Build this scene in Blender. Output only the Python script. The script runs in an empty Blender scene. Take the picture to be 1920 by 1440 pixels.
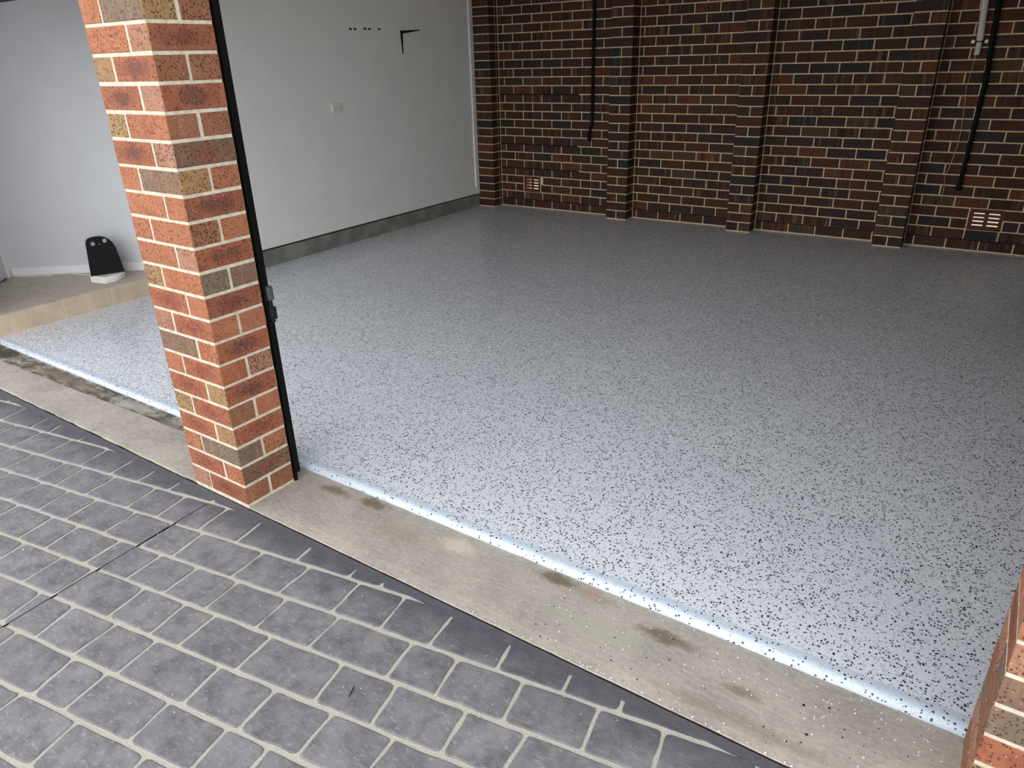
import bpy, bmesh, math, random
from mathutils import Matrix, Vector
random.seed(7)
S = bpy.context.scene
COL = S.collection

# ------------------------------------------------------------------ camera, world, light, exposure
ROT = Matrix(((0.8270108929812451, -0.2141505969827915, 0.5198004470008443),
              (0.561590709583836, 0.35723023287041555, -0.74632595803206),
              (-0.02586228527193821, 0.9091347988803765, 0.4156982796034285)))
CAM = Vector((2.2334, -1.3544, 1.5991))
cd = bpy.data.cameras.new('camera')
cam = bpy.data.objects.new('camera', cd)
COL.objects.link(cam)
cam.matrix_world = Matrix.Translation(CAM) @ ROT.to_4x4()
cd.sensor_width = 36.0
cd.sensor_fit = 'HORIZONTAL'
FPX = 1337.52
cd.lens = 36.0 * FPX / 1920.0
cd.clip_start = 0.02
S.camera = cam

w = bpy.data.worlds.new('overcast_sky')
S.world = w
w.use_nodes = True
nt = w.node_tree
nt.nodes.clear()
wo = nt.nodes.new('ShaderNodeOutputWorld')
bg = nt.nodes.new('ShaderNodeBackground')
tc = nt.nodes.new('ShaderNodeTexCoord')
sep = nt.nodes.new('ShaderNodeSeparateXYZ')
cr = nt.nodes.new('ShaderNodeValToRGB')
nt.links.new(tc.outputs['Generated'], sep.inputs[0])
nt.links.new(sep.outputs['Z'], cr.inputs[0])
cr.color_ramp.elements[0].position = 0.0
cr.color_ramp.elements[0].color = (1.36, 1.38, 1.41, 1)
cr.color_ramp.elements[1].position = 1.0
cr.color_ramp.elements[1].color = (0.62, 0.64, 0.68, 1)
nt.links.new(cr.outputs[0], bg.inputs['Color'])
bg.inputs['Strength'].default_value = 1.0
nt.links.new(bg.outputs[0], wo.inputs[0])

S.view_settings.view_transform = 'Standard'
S.view_settings.look = 'None'
S.view_settings.gamma = 1.0
S.view_settings.use_curve_mapping = False
S.view_settings.exposure = 1.5

# ------------------------------------------------------------------ helpers
def lin(c):
    c = c / 255.0
    return c / 12.92 if c <= 0.04045 else ((c + 0.055) / 1.055) ** 2.4


def rgb(r, g, b, k=1.0):
    return (lin(r) * k, lin(g) * k, lin(b) * k, 1.0)


class NT:
    """small wrapper for building node materials"""
    def __init__(self, name, rough=0.8, spec=0.5):
        self.m = bpy.data.materials.new(name)
        self.m.use_nodes = True
        self.t = self.m.node_tree
        self.b = self.t.nodes['Principled BSDF']
        self.b.inputs['Roughness'].default_value = rough
        self.b.inputs['Specular IOR Level'].default_value = spec
        self._co = None

    def n(self, kind, **kw):
        x = self.t.nodes.new('ShaderNode' + kind)
        for k, v in kw.items():
            setattr(x, k, v)
        return x

    def link(self, a, b):
        self.t.links.new(a, b)

    def setin(self, sock, v):
        if hasattr(v, 'is_output') or isinstance(v, bpy.types.NodeSocket):
            self.link(v, sock)
        else:
            sock.default_value = v

    def obj_co(self):
        if self._co is None:
            self._co = self.n('TexCoord').outputs['Object']
        return self._co

    def world_co(self):
        return self.n('NewGeometry').outputs['Position']

    def mapping(self, co, scale=(1, 1, 1), loc=(0, 0, 0), rot=(0, 0, 0)):
        m = self.n('Mapping')
        self.link(co, m.inputs[0])
        self.setin(m.inputs['Location'], loc)
        m.inputs['Rotation'].default_value = rot
        m.inputs['Scale'].default_value = scale
        return m.outputs[0]

    def noise(self, co, scale, detail=2.0, rough=0.5, dist=0.0):
        x = self.n('TexNoise')
        self.link(co, x.inputs['Vector'])
        x.inputs['Scale'].default_value = scale
        x.inputs['Detail'].default_value = detail
        x.inputs['Roughness'].default_value = rough
        x.inputs['Distortion'].default_value = dist
        return x.outputs['Fac']

    def voronoi(self, co, scale, out='Distance', feature='F1', rnd=1.0):
        x = self.n('TexVoronoi', feature=feature)
        self.link(co, x.inputs['Vector'])
        x.inputs['Scale'].default_value = scale
        x.inputs['Randomness'].default_value = rnd
        return x.outputs[out] if out else x

    def step(self, v, a, b, lo=0.0, hi=1.0):
        x = self.n('MapRange')
        x.interpolation_type = 'SMOOTHSTEP'
        self.setin(x.inputs['Value'], v)
        x.inputs['From Min'].default_value = a
        x.inputs['From Max'].default_value = b
        x.inputs['To Min'].default_value = lo
        x.inputs['To Max'].default_value = hi
        return x.outputs['Result']

    def math(self, op, a, b=0.0, c=0.0):
        x = self.n('Math', operation=op)
        self.setin(x.inputs[0], a)
        self.setin(x.inputs[1], b)
        self.setin(x.inputs[2], c)
        return x.outputs[0]

    def mix(self, f, a, b, blend='MIX'):
        x = self.n('Mix', data_type='RGBA', blend_type=blend)
        self.setin(x.inputs[0], f)
        self.setin(x.inputs[6], a)
        self.setin(x.inputs[7], b)
        return x.outputs[2]

    def color(self, c):
        self.setin(self.b.inputs['Base Color'], c)

    def bump(self, h, strength=0.3, dist=0.002):
        x = self.n('Bump')
        x.inputs['Strength'].default_value = strength
        x.inputs['Distance'].default_value = dist
        self.link(h, x.inputs['Height'])
        self.link(x.outputs[0], self.b.inputs['Normal'])

    def rnd(self):
        """one random value for each piece: by object and by mesh island"""
        a = self.n('ObjectInfo').outputs['Random']
        g = self.n('NewGeometry').outputs['Random Per Island']
        wn = self.n('TexWhiteNoise', noise_dimensions='2D')
        cmb = self.n('CombineXYZ')
        self.link(a, cmb.inputs[0])
        self.link(g, cmb.inputs[1])
        self.link(cmb.outputs[0], wn.inputs['Vector'])
        return wn.outputs['Value'], wn.outputs['Color']

    def offset_co(self, co, col, k=9.0):
        x = self.n('VectorMath', operation='SCALE')
        self.link(col, x.inputs[0])
        x.inputs['Scale'].default_value = k
        y = self.n('VectorMath', operation='ADD')
        self.link(co, y.inputs[0])
        self.link(x.outputs[0], y.inputs[1])
        return y.outputs[0]

    def ramp(self, v, stops, const=False):
        x = self.n('ValToRGB')
        self.link(v, x.inputs[0])
        r = x.color_ramp
        if const:
            r.interpolation = 'CONSTANT'
        while len(r.elements) < len(stops):
            r.elements.new(0.5)
        for e, (p, c) in zip(r.elements, stops):
            e.position = p
            e.color = c
        return x.outputs[0]


def simple(name, col, rough=0.7, spec=0.4, metal=0.0, grain=0.04, scale=60):
    n = NT(name, rough, spec)
    co = n.obj_co()
    f = n.noise(co, scale, 3)
    dark = tuple(c * (1 - grain * 3) for c in col[:3]) + (1,)
    lite = tuple(min(1, c * (1 + grain * 3)) for c in col[:3]) + (1,)
    n.color(n.mix(n.step(f, 0.3, 0.7), dark, lite))
    n.b.inputs['Metallic'].default_value = metal
    return n.m


def link(o, parent=None):
    COL.objects.link(o)
    if parent is not None:
        o.parent = parent
    return o


def mesh_from_bm(name, bm, mats):
    me = bpy.data.meshes.new(name)
    bm.to_mesh(me)
    bm.free()
    for m in (mats if isinstance(mats, (list, tuple)) else [mats]):
        me.materials.append(m)
    return me


def obj(name, bm, mats, parent=None, loc=(0, 0, 0), rotz=0.0, smooth=False, kind=None):
    me = mesh_from_bm(name, bm, mats)
    if smooth:
        for p in me.polygons:
            p.use_smooth = True
    o = bpy.data.objects.new(name, me)
    o.location = loc
    o.rotation_euler = (0, 0, rotz)
    link(o, parent)
    if kind:
        o['kind'] = kind
    return o


def tag(o, label=None, cat=None, group=None, kind=None):
    for k, v in (('label', label), ('category', cat), ('group', group), ('kind', kind)):
        if v:
            o[k] = v
    return o


def empty(name, loc=(0, 0, 0), rotz=0.0):
    o = bpy.data.objects.new(name, None)
    o.empty_display_size = 0.05
    o.location = loc
    o.rotation_euler = (0, 0, rotz)
    return link(o)


def box(bm, x0, x1, y0, y1, z0, z1, mat=0):
    vs = [bm.verts.new(v) for v in ((x0, y0, z0), (x1, y0, z0), (x1, y1, z0), (x0, y1, z0),
                                    (x0, y0, z1), (x1, y0, z1), (x1, y1, z1), (x0, y1, z1))]
    fs = []
    for q in ((3, 2, 1, 0), (4, 5, 6, 7), (0, 1, 5, 4), (1, 2, 6, 5), (2, 3, 7, 6), (3, 0, 4, 7)):
        f = bm.faces.new([vs[i] for i in q])
        f.material_index = mat
        fs.append(f)
    return vs, fs


def cbox(bm, x0, x1, y0, y1, z0, z1, b=0.002, seg=1, mat=0):
    """box with chamfered edges"""
    t = bmesh.new()
    box(t, x0, x1, y0, y1, z0, z1, mat)
    bmesh.ops.bevel(t, geom=list(t.edges), offset=b, segments=seg, affect='EDGES', profile=0.6)
    merge(bm, t)


def merge(bm, t):
    me = bpy.data.meshes.new('tmp')
    t.to_mesh(me)
    t.free()
    bm.from_mesh(me)
    bpy.data.meshes.remove(me)


def tube(bm, pts, r, seg=8, cap=True):
    pts = [Vector(p) for p in pts]
    rings = []
    for i, p in enumerate(pts):
        a = pts[max(i - 1, 0)]
        b = pts[min(i + 1, len(pts) - 1)]
        d = (b - a).normalized()
        u = d.orthogonal().normalized() if abs(d.z) < 0.9 else Vector((1, 0, 0)).cross(d).normalized()
        if abs(d.z) < 0.9:
            u = Vector((0, 0, 1)).cross(d).normalized()
        v = d.cross(u).normalized()
        rr = r[i] if isinstance(r, (list, tuple)) else r
        rings.append([bm.verts.new(p + (u * math.cos(t) + v * math.sin(t)) * rr)
                      for t in (2 * math.pi * k / seg for k in range(seg))])
    for A, B in zip(rings, rings[1:]):
        for k in range(seg):
            bm.faces.new((A[k], A[(k + 1) % seg], B[(k + 1) % seg], B[k]))
    if cap:
        bm.faces.new(rings[0][::-1])
        bm.faces.new(rings[-1])
    bmesh.ops.recalc_face_normals(bm, faces=bm.faces[:])


def prism(bm, poly, z0, z1, mat=0):
    lo = [bm.verts.new((x, y, z0)) for x, y in poly]
    hi = [bm.verts.new((x, y, z1)) for x, y in poly]
    f = [bm.faces.new(lo[::-1]), bm.faces.new(hi)]
    n = len(poly)
    for i in range(n):
        f.append(bm.faces.new((lo[i], lo[(i + 1) % n], hi[(i + 1) % n], hi[i])))
    for q in f:
        q.material_index = mat
    return f


# ------------------------------------------------------------------ materials
def concrete_strip_mat(name='weathered_concrete', old=False):
    n = NT(name, 0.85, 0.3)
    P = n.world_co()
    a = n.noise(P, 3.5, 5, 0.6)
    b = n.noise(n.mapping(P, (1, 3.0, 1)), 26, 6, 0.65)
    f = n.noise(P, 240, 2, 0.6)
    c = n.mix(n.step(a, 0.35, 0.65), rgb(144, 138, 129), rgb(167, 160, 150))
    c = n.mix(n.step(b, 0.4, 0.75, 0, 0.6), c, rgb(176, 170, 158))
    c = n.mix(n.step(b, 0.42, 0.28, 0, 0.5), c, rgb(124, 117, 104))
    g2 = n.noise(P, 70, 5, 0.75)
    c = n.mix(n.step(g2, 0.5, 0.68, 0, 0.45), c, rgb(188, 182, 168))
    c = n.mix(n.step(g2, 0.45, 0.32, 0, 0.45), c, rgb(116, 108, 94))
    c = n.mix(n.step(f, 0.55, 0.75, 0, 0.35), c, rgb(110, 104, 92))
    if old:
        c = n.mix(n.step(n.noise(n.mapping(P, (1, 2, 1)), 9, 5, 0.7), 0.42, 0.62), rgb(84, 77, 64), c)
    wob = n.noise(P, 22, 5, 0.7)

    def blob(x, y, rx, ry, col, k):
        nonlocal c
        m = n.mapping(P, (1 / rx, 1 / ry, 0), (-x / rx, -y / ry, 0))
        ln = n.n('VectorMath', operation='LENGTH')
        n.link(m, ln.inputs[0])
        d = n.math('ADD', ln.outputs['Value'], n.math('MULTIPLY', n.math('SUBTRACT', wob, 0.5), 1.6))
        c = n.mix(n.step(d, 1.1, 0.35, 0, k), c, col)
    blob(0.20, 0.27, 0.10, 0.03, rgb(105, 93, 75), 0.7)
    blob(0.40, 0.285, 0.10, 0.035, rgb(112, 96, 74), 0.85)
    blob(0.62, 0.20, 0.12, 0.05, rgb(150, 140, 116), 0.5)
    blob(0.86, 0.25, 0.09, 0.05, rgb(198, 189, 172), 0.7)
    blob(1.25, 0.29, 0.09, 0.035, rgb(98, 86, 66), 0.8)
    blob(1.40, 0.28, 0.09, 0.03, rgb(150, 126, 102), 0.45)
    blob(1.66, 0.235, 0.11, 0.032, rgb(104, 90, 68), 0.8)
    blob(1.92, 0.16, 0.06, 0.025, rgb(118, 110, 90), 0.7)
    blob(1.95, 0.06, 0.30, 0.03, rgb(128, 122, 108), 0.5)
    blob(1.45, 0.16, 0.25, 0.05, rgb(160, 156, 142), 0.5)
    blob(-0.70, 0.28, 0.22, 0.05, rgb(176, 174, 162), 0.75)
    blob(-1.30, 0.275, 0.25, 0.045, rgb(168, 168, 160), 0.65)
    blob(-2.0, 0.27, 0.5, 0.05, rgb(112, 103, 86), 0.75)
    blob(-2.75, 0.27, 0.22, 0.06, rgb(66, 62, 50), 0.85)
    blob(-0.95, 0.25, 0.12, 0.03, rgb(104, 98, 84), 0.7)
    n.color(c)
    n.bump(n.math('ADD', f, n.math('MULTIPLY', b, 2.0)), 0.35, 0.002)
    return n.m


def flake_floor_mat(name, edge=False):
    n = NT(name, 0.24, 0.5)
    P = n.world_co()
    v = n.voronoi(P, 165, None)
    sc = n.n('SeparateColor')
    n.link(v.outputs['Color'], sc.inputs[0])
    r1, r2 = sc.outputs[0], sc.outputs[1]
    near = n.step(v.outputs['Distance'], 0.62, 0.5)
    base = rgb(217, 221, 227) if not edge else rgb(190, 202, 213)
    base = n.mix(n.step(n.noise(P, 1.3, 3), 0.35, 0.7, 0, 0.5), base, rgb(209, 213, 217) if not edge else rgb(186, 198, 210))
    c = n.mix(n.math('MULTIPLY', n.math('GREATER_THAN', r2, 0.72), near), base, rgb(184, 186, 190))
    v2 = n.voronoi(n.mapping(P, (1, 1, 1), (3.7, 1.3, 0)), 120, None)
    s2 = n.n('SeparateColor')
    n.link(v2.outputs['Color'], s2.inputs[0])
    n2 = n.step(v2.outputs['Distance'], 0.5, 0.36)
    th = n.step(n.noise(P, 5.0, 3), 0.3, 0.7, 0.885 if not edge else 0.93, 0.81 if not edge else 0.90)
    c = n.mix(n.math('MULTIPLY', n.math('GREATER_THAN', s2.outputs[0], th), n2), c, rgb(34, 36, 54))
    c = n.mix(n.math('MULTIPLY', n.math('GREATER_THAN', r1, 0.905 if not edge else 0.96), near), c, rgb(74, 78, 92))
    n.color(c)
    n.setin(n.b.inputs['Roughness'], n.step(n.noise(P, 60, 2), 0.3, 0.7, 0.17, 0.30))
    n.bump(n.noise(P, 180, 2), 0.10, 0.0008)
    return n.m


def paver_mat():
    n = NT('charcoal_stamped_stone', 0.62, 0.45)
    P = n.world_co()
    rv, rc = n.rnd()
    Q = n.offset_co(P, rc, 3.0)
    a = n.noise(Q, 14, 5, 0.65)
    b = n.noise(n.mapping(Q, (1, 2.2, 1), rot=(0, 0, 0.6)), 45, 5, 0.7)
    f = n.noise(P, 380, 2, 0.5)
    c = n.mix(n.step(a, 0.3, 0.7), rgb(92, 92, 95), rgb(124, 123, 124))
    c = n.mix(n.step(b, 0.5, 0.78, 0, 0.7), c, rgb(164, 163, 162))
    c = n.mix(n.step(a, 0.42, 0.25, 0, 0.5), c, rgb(68, 68, 72))
    c = n.mix(n.math('MULTIPLY', rv, 0.22), c, rgb(86, 84, 87))
    # sealer unworn near the kerb
    sx = n.n('SeparateXYZ')
    n.link(P, sx.inputs[0])
    e = n.math('ADD', sx.outputs['Y'], n.math('MULTIPLY', n.math('SUBTRACT', n.noise(P, 9, 4), 0.5), 0.12))
    c = n.mix(n.step(e, -0.20, -0.03, 0, 0.75), c, rgb(62, 63, 71))
    c = n.mix(n.step(f, 0.62, 0.78, 0, 0.45), c, rgb(168, 167, 166))
    n.color(c)
    n.bump(n.math('ADD', n.math('MULTIPLY', a, 3.0), n.math('ADD', f, b)), 0.35, 0.0025)
    return n.m


def grout_mat():
    n = NT('sandy_grout', 0.92, 0.2)
    P = n.world_co()
    f = n.noise(P, 320, 3, 0.7)
    a = n.noise(P, 7, 3)
    c = n.mix(n.step(f, 0.35, 0.65), rgb(146, 143, 133), rgb(196, 192, 180))
    c = n.mix(n.step(a, 0.4, 0.7, 0, 0.35), c, rgb(158, 156, 148))
    n.color(c)
    n.bump(f, 0.5, 0.002)
    return n.m


def pillar_brick_mat(name, base, alt, blotch=None, pits=0.5):
    """wire-cut face brick: base clay, patches of a second clay, a burnt centre and dark pits"""
    n = NT(name, 0.85, 0.25)
    co = n.obj_co()
    rv, rc = n.rnd()
    Q = n.offset_co(co, rc, 5.0)
    a = n.noise(n.mapping(Q, (1, 1, 0.8)), 16, 4, 0.6)
    s = n.noise(n.mapping(Q, (1, 1, 0.15)), 30, 3, 0.6)
    c = n.mix(n.step(a, 0.35, 0.68), base, alt)
    c = n.mix(n.step(s, 0.5, 0.8, 0, 0.45), c, rgb(186, 136, 102))
    c = n.mix(n.math('MULTIPLY', rv, 0.3), c, rgb(150, 96, 66))
    c = n.mix(n.step(n.noise(Q, 120, 4, 0.7), 0.42, 0.7, 0, 0.45), c, rgb(104, 62, 44))
    if blotch:
        m = n.mapping(co, (1 / 0.082, 0, 1 / 0.03))
        ln = n.n('VectorMath', operation='LENGTH')
        n.link(m, ln.inputs[0])
        d = n.math('ADD', ln.outputs['Value'], n.math('MULTIPLY', n.math('SUBTRACT', a, 0.5), 2.6))
        c = n.mix(n.step(d, 1.3, 0.2, 0, 0.8), c, blotch)
    v = n.voronoi(n.mapping(Q, (1, 1, 0.8)), 165, None)
    sc = n.n('SeparateColor')
    n.link(v.outputs['Color'], sc.inputs[0])
    pit = n.math('MULTIPLY', n.math('GREATER_THAN', sc.outputs[0], 0.66), n.step(v.outputs['Distance'], 0.6, 0.3))
    c = n.mix(0.16, c, rgb(118, 98, 82))
    c = n.mix(n.math('MULTIPLY', pit, pits * 1.5), c, rgb(62, 38, 30))
    lt = n.math('MULTIPLY', n.math('GREATER_THAN', sc.outputs[1], 0.95), n.step(v.outputs['Distance'], 0.4, 0.2))
    c = n.mix(n.math('MULTIPLY', lt, 0.35), c, rgb(225, 200, 180))
    n.color(c)
    n.bump(n.math('SUBTRACT', n.noise(Q, 220, 3, 0.6), n.math('MULTIPLY', pit, 0.6)), 0.4, 0.002)
    return n.m


def dark_brick_mat():
    n = NT('dark_clinker_brick', 0.8, 0.3)
    co = n.world_co()
    rv, rc = n.rnd()
    Q = n.offset_co(co, rc, 7.0)
    c = n.ramp(rv, [(0.0, rgb(66, 42, 31)), (0.2, rgb(74, 45, 32)), (0.34, rgb(62, 44, 34)), (0.48, rgb(54, 43, 38)),
                    (0.60, rgb(70, 48, 34)), (0.73, rgb(56, 42, 36)), (0.84, rgb(45, 43, 40)), (0.89, rgb(74, 58, 42)),
                    (0.94, rgb(92, 54, 36))], const=True)
    sc = n.n('SeparateColor')
    n.link(rc, sc.inputs[0])
    # kiln streaks running down some bricks
    s = n.noise(n.mapping(Q, (1, 0.05, 0.02)), 34, 2, 0.5)
    has = n.math('GREATER_THAN', sc.outputs[1], 0.55)
    c = n.mix(n.math('MULTIPLY', n.step(s, 0.56, 0.72, 0, 0.6), has), c, rgb(118, 98, 72))
    c = n.mix(n.math('MULTIPLY', n.step(s, 0.46, 0.32, 0, 0.8), has), c, rgb(42, 25, 22))
    c = n.mix(n.step(n.noise(Q, 18, 4), 0.5, 0.75, 0, 0.4), c, rgb(48, 35, 29))
    n.color(c)
    n.bump(n.noise(Q, 150, 3), 0.3, 0.002)
    return n.m


def mortar_mat(name, a, b, scale=40):
    n = NT(name, 0.95, 0.15)
    P = n.world_co()
    f = n.noise(P, 260, 3, 0.6)
    n.color(n.mix(n.step(n.noise(P, scale, 4), 0.35, 0.65), a, b))
    n.bump(f, 0.4, 0.0015)
    return n.m


def tile_mat(name, a, b, rough):
    n = NT(name, rough, 0.4)
    P = n.world_co()
    rv, rc = n.rnd()
    Q = n.offset_co(P, rc, 3.0)
    c = n.mix(n.step(n.noise(Q, 9, 5, 0.65), 0.3, 0.7), a, b)
    c = n.mix(n.step(n.noise(Q, 60, 4), 0.5, 0.8, 0, 0.35), c, rgb(214, 198, 176))
    n.color(c)
    return n.m


M_STRIP = concrete_strip_mat()
M_CHANNEL = concrete_strip_mat('old_stained_concrete', True)
M_FLOOR = flake_floor_mat('epoxy_flake_floor')
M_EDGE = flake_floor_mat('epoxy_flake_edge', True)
M_PAVER = paver_mat()
M_GROUT = grout_mat()
M_DARKBRICK = dark_brick_mat()
M_MORTAR_DARK = mortar_mat('buff_mortar', rgb(204, 180, 142), rgb(222, 198, 160))
M_BED_DARK = mortar_mat('dark_open_bed', rgb(30, 22, 18), rgb(50, 34, 26))
M_MORTAR = mortar_mat('cream_mortar', rgb(186, 177, 158), rgb(206, 198, 180))
M_BLACK = simple('black_powder_coat', (0.003, 0.003, 0.003, 1), 0.6, 0.15, grain=0.02)
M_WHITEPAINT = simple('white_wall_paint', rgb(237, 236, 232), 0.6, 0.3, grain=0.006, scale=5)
M_DIAGWHITE = simple('diagonal_wall_white', rgb(208, 210, 213), 0.6, 0.3, grain=0.006, scale=5)  # slightly darker, bluer copy of the white wall paint for the diagonal wall
M_TRIM = simple('white_gloss_trim', rgb(238, 238, 236), 0.4, 0.4, grain=0.005, scale=8)
M_DOOR = simple('white_door_paint', rgb(200, 203, 208), 0.45, 0.4, grain=0.005, scale=8)
M_KERB = mortar_mat('grey_slab_concrete', rgb(120, 120, 114), rgb(142, 141, 133), 6)
M_CEIL = simple('ceiling_board', rgb(232, 230, 226), 0.9, 0.2, grain=0.02, scale=4)
M_TILE_TOP = tile_mat('taupe_floor_tile', rgb(172, 160, 146), rgb(190, 178, 163), 0.4)
M_TILE_RISER = tile_mat('beige_riser_tile', rgb(184, 166, 142), rgb(204, 186, 162), 0.45)
M_TILE_GROUT = mortar_mat('tile_grout', rgb(196, 184, 164), rgb(208, 198, 180))
M_TILE_GROUT_D = mortar_mat('dark_tile_grout', rgb(98, 88, 76), rgb(110, 100, 88))
M_TERRA = simple('terracotta', rgb(92, 57, 43), 0.85, 0.2, grain=0.08, scale=30)
M_PVC = simple('white_pvc', rgb(205, 200, 184), 0.4, 0.4, grain=0.02)
M_CORD = simple('pale_wire', rgb(190, 170, 140), 0.5, 0.3)
M_WHITEPLASTIC = simple('white_plastic', rgb(226, 224, 218), 0.4, 0.45, grain=0.01)
M_BLACKPLASTIC = simple('black_plastic', (0.008, 0.008, 0.01, 1), 0.6, 0.15, grain=0.02)
M_GRILLE = simple('dark_grey_grille', (0.012, 0.012, 0.013, 1), 0.55, 0.25, grain=0.05)
M_SILVER = simple('silver_plastic', rgb(150, 154, 158), 0.35, 0.5, metal=0.4, grain=0.06, scale=200)
M_RED = simple('red_indicator', rgb(190, 110, 110), 0.3, 0.5)
M_STEEL = simple('dull_grey_steel', rgb(92, 94, 96), 0.5, 0.5, metal=0.5)
M_OUTGROUND = simple('pale_outdoor_paving', rgb(205, 196, 188), 0.9, 0.2)
M_TWIG = simple('dry_dark_leaf', rgb(46, 40, 38), 0.9, 0.1)

BT = dict(
    orange=pillar_brick_mat('brick_orange', rgb(177, 113, 79), rgb(167, 99, 68)),
    streak=pillar_brick_mat('brick_orange_streaked', rgb(171, 103, 70), rgb(148, 80, 57), rgb(126, 63, 48)),
    blotch=pillar_brick_mat('brick_burnt_centre', rgb(165, 97, 66), rgb(146, 78, 55), rgb(91, 52, 48)),
    red=pillar_brick_mat('brick_brown_red', rgb(148, 88, 62), rgb(132, 74, 53), rgb(102, 52, 44)),
    grey=pillar_brick_mat('brick_grey_brown', rgb(120, 107, 90), rgb(104, 94, 80), pits=0.45),
    dgrey=pillar_brick_mat('brick_grey_red_centre', rgb(108, 90, 70), rgb(98, 82, 64), rgb(124, 67, 51)),
    tan=pillar_brick_mat('brick_olive_tan', rgb(164, 134, 92), rgb(148, 120, 79), pits=0.6),
    pink=pillar_brick_mat('brick_pale_pink', rgb(171, 128, 106), rgb(160, 111, 88), pits=0.6),
    brown=pillar_brick_mat('brick_brown', rgb(144, 97, 70), rgb(132, 86, 62), pits=0.6),
)

# ------------------------------------------------------------------ ground, driveway
ZD = -0.006      # paver tops
ALPHA = {0: (0.176, 0.29), 1: (0.176, 0.133), 2: (0.180, -0.024), 3: (0.168, -0.191), 4: (0.161, -0.350),
         5: (0.162, -0.506), 6: (0.164, -0.663), 7: (0.161, -0.817), 8: (0.171, -0.972), 9: (0.168, -1.125)}
for k in range(-3, 0):
    ALPHA[k] = (0.176, 0.29 - 0.157 * k)
for k in range(10, 26):
    ALPHA[k] = (0.168, -1.125 - 0.157 * (k - 9))
JOINTS = {1: [(-1.817, -0.292), (-1.584, -0.309), (-1.448, -0.406), (-1.205, -0.15)],
          2: [(-1.645, -0.151), (-1.455, -0.164), (-1.237, -0.144), (-0.991, -0.231), (-0.785, -0.172), (-0.611, -0.13), (-0.429, -0.15), (-0.184, -0.15)],
          3: [(-1.296, -0.211), (-1.064, -0.193), (-0.955, -0.258), (-0.732, -0.152), (-0.491, -0.187), (-0.321, -0.2), (-0.086, -0.163), (0.108, -0.168), (0.397, -0.125), (0.625, -0.15), (0.754, -0.15)],
          4: [(-1.206, -0.15), (-0.972, -0.108), (-0.85, -0.247), (-0.645, -0.165), (-0.408, -0.138), (-0.21, -0.168), (-0.057, -0.193), (0.263, -0.083), (0.475, -0.078), (0.681, -0.145), (0.862, -0.188), (1.053, -0.12), (1.276, -0.176), (1.486, -0.15), (1.651, -0.15)],
          5: [(-0.724, -0.216), (-0.571, -0.225), (-0.276, -0.086), (-0.072, -0.116), (0.113, -0.109), (0.298, -0.121), (0.509, -0.135), (0.734, -0.095), (0.997, -0.16), (1.152, -0.191), (1.366, -0.184), (1.596, -0.172), (1.777, -0.175)],
          6: [(-0.671, -0.22), (-0.415, -0.149), (-0.233, -0.128), (-0.003, -0.186), (0.194, -0.184), (0.365, -0.104), (0.587, -0.13), (0.826, -0.227), (1.022, -0.223), (1.267, -0.168), (1.474, -0.072)],
          7: [(-0.376, -0.264), (-0.2, -0.26), (0.112, -0.098), (0.249, -0.168), (0.502, -0.191), (0.747, -0.136), (0.947, -0.137), (1.167, -0.092)],
          8: [(-0.184, -0.15), (-0.017, -0.283), (0.208, -0.186), (0.476, -0.175), (0.68, -0.195), (0.856, -0.15)],
          9: [(0.075, -0.15), (0.23, -0.242), (0.58, -0.15)]}
YSTUB, YKERB = -0.036, -0.004

driveway = empty('driveway')
tag(driveway, kind='structure')
bm = bmesh.new()
box(bm, -14, 12, -16, YKERB, -0.12, ZD - 0.0035)
g = obj('grout', bm, M_GROUT, driveway)


def clip(poly, a, b, c):
    """keep a*x+b*y<=c"""
    out = []
    for i in range(len(poly)):
        p, q = poly[i], poly[(i + 1) % len(poly)]
        dp, dq = a * p[0] + b * p[1] - c, a * q[0] + b * q[1] - c
        if dp <= 0:
            out.append(p)
        if (dp < 0 < dq) or (dq < 0 < dp):
            t = dp / (dp - dq)
            out.append((p[0] + (q[0] - p[0]) * t, p[1] + (q[1] - p[1]) * t))
    return out


def cross(row, x0, s, which):
    m, b = ALPHA[row]
    # x = x0 + s*y ; y = m x + b
    y = (m * x0 + b) / (1 - m * s)
    return (x0 + s * y, y)


def inset_quad(q, gl, gc):
    """q = TL, TR, BR, BL corners; inset long sides by gl and short sides by gc"""
    def ln(p, q_, d):
        dx, dy = q_[0] - p[0], q_[1] - p[1]
        L = math.hypot(dx, dy)
        nx, ny = -dy / L * d, dx / L * d
        return (p[0] + nx, p[1] + ny), (q_[0] + nx, q_[1] + ny)

    def isec(l1, l2):
        (x1, y1), (x2, y2) = l1
        (x3, y3), (x4, y4) = l2
        D = (x1 - x2) * (y3 - y4) - (y1 - y2) * (x3 - x4)
        A, B = x1 * y2 - y1 * x2, x3 * y4 - y3 * x4
        return ((A * (x3 - x4) - (x1 - x2) * B) / D, (A * (y3 - y4) - (y1 - y2) * B) / D)
    TL, TR, BR, BL = q
    top, right, bot, left = ln(TL, TR, -gl), ln(TR, BR, -gc), ln(BR, BL, -gl), ln(BL, TL, -gc)
    return [isec(left, top), isec(top, right), isec(right, bot), isec(bot, left)]


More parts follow.
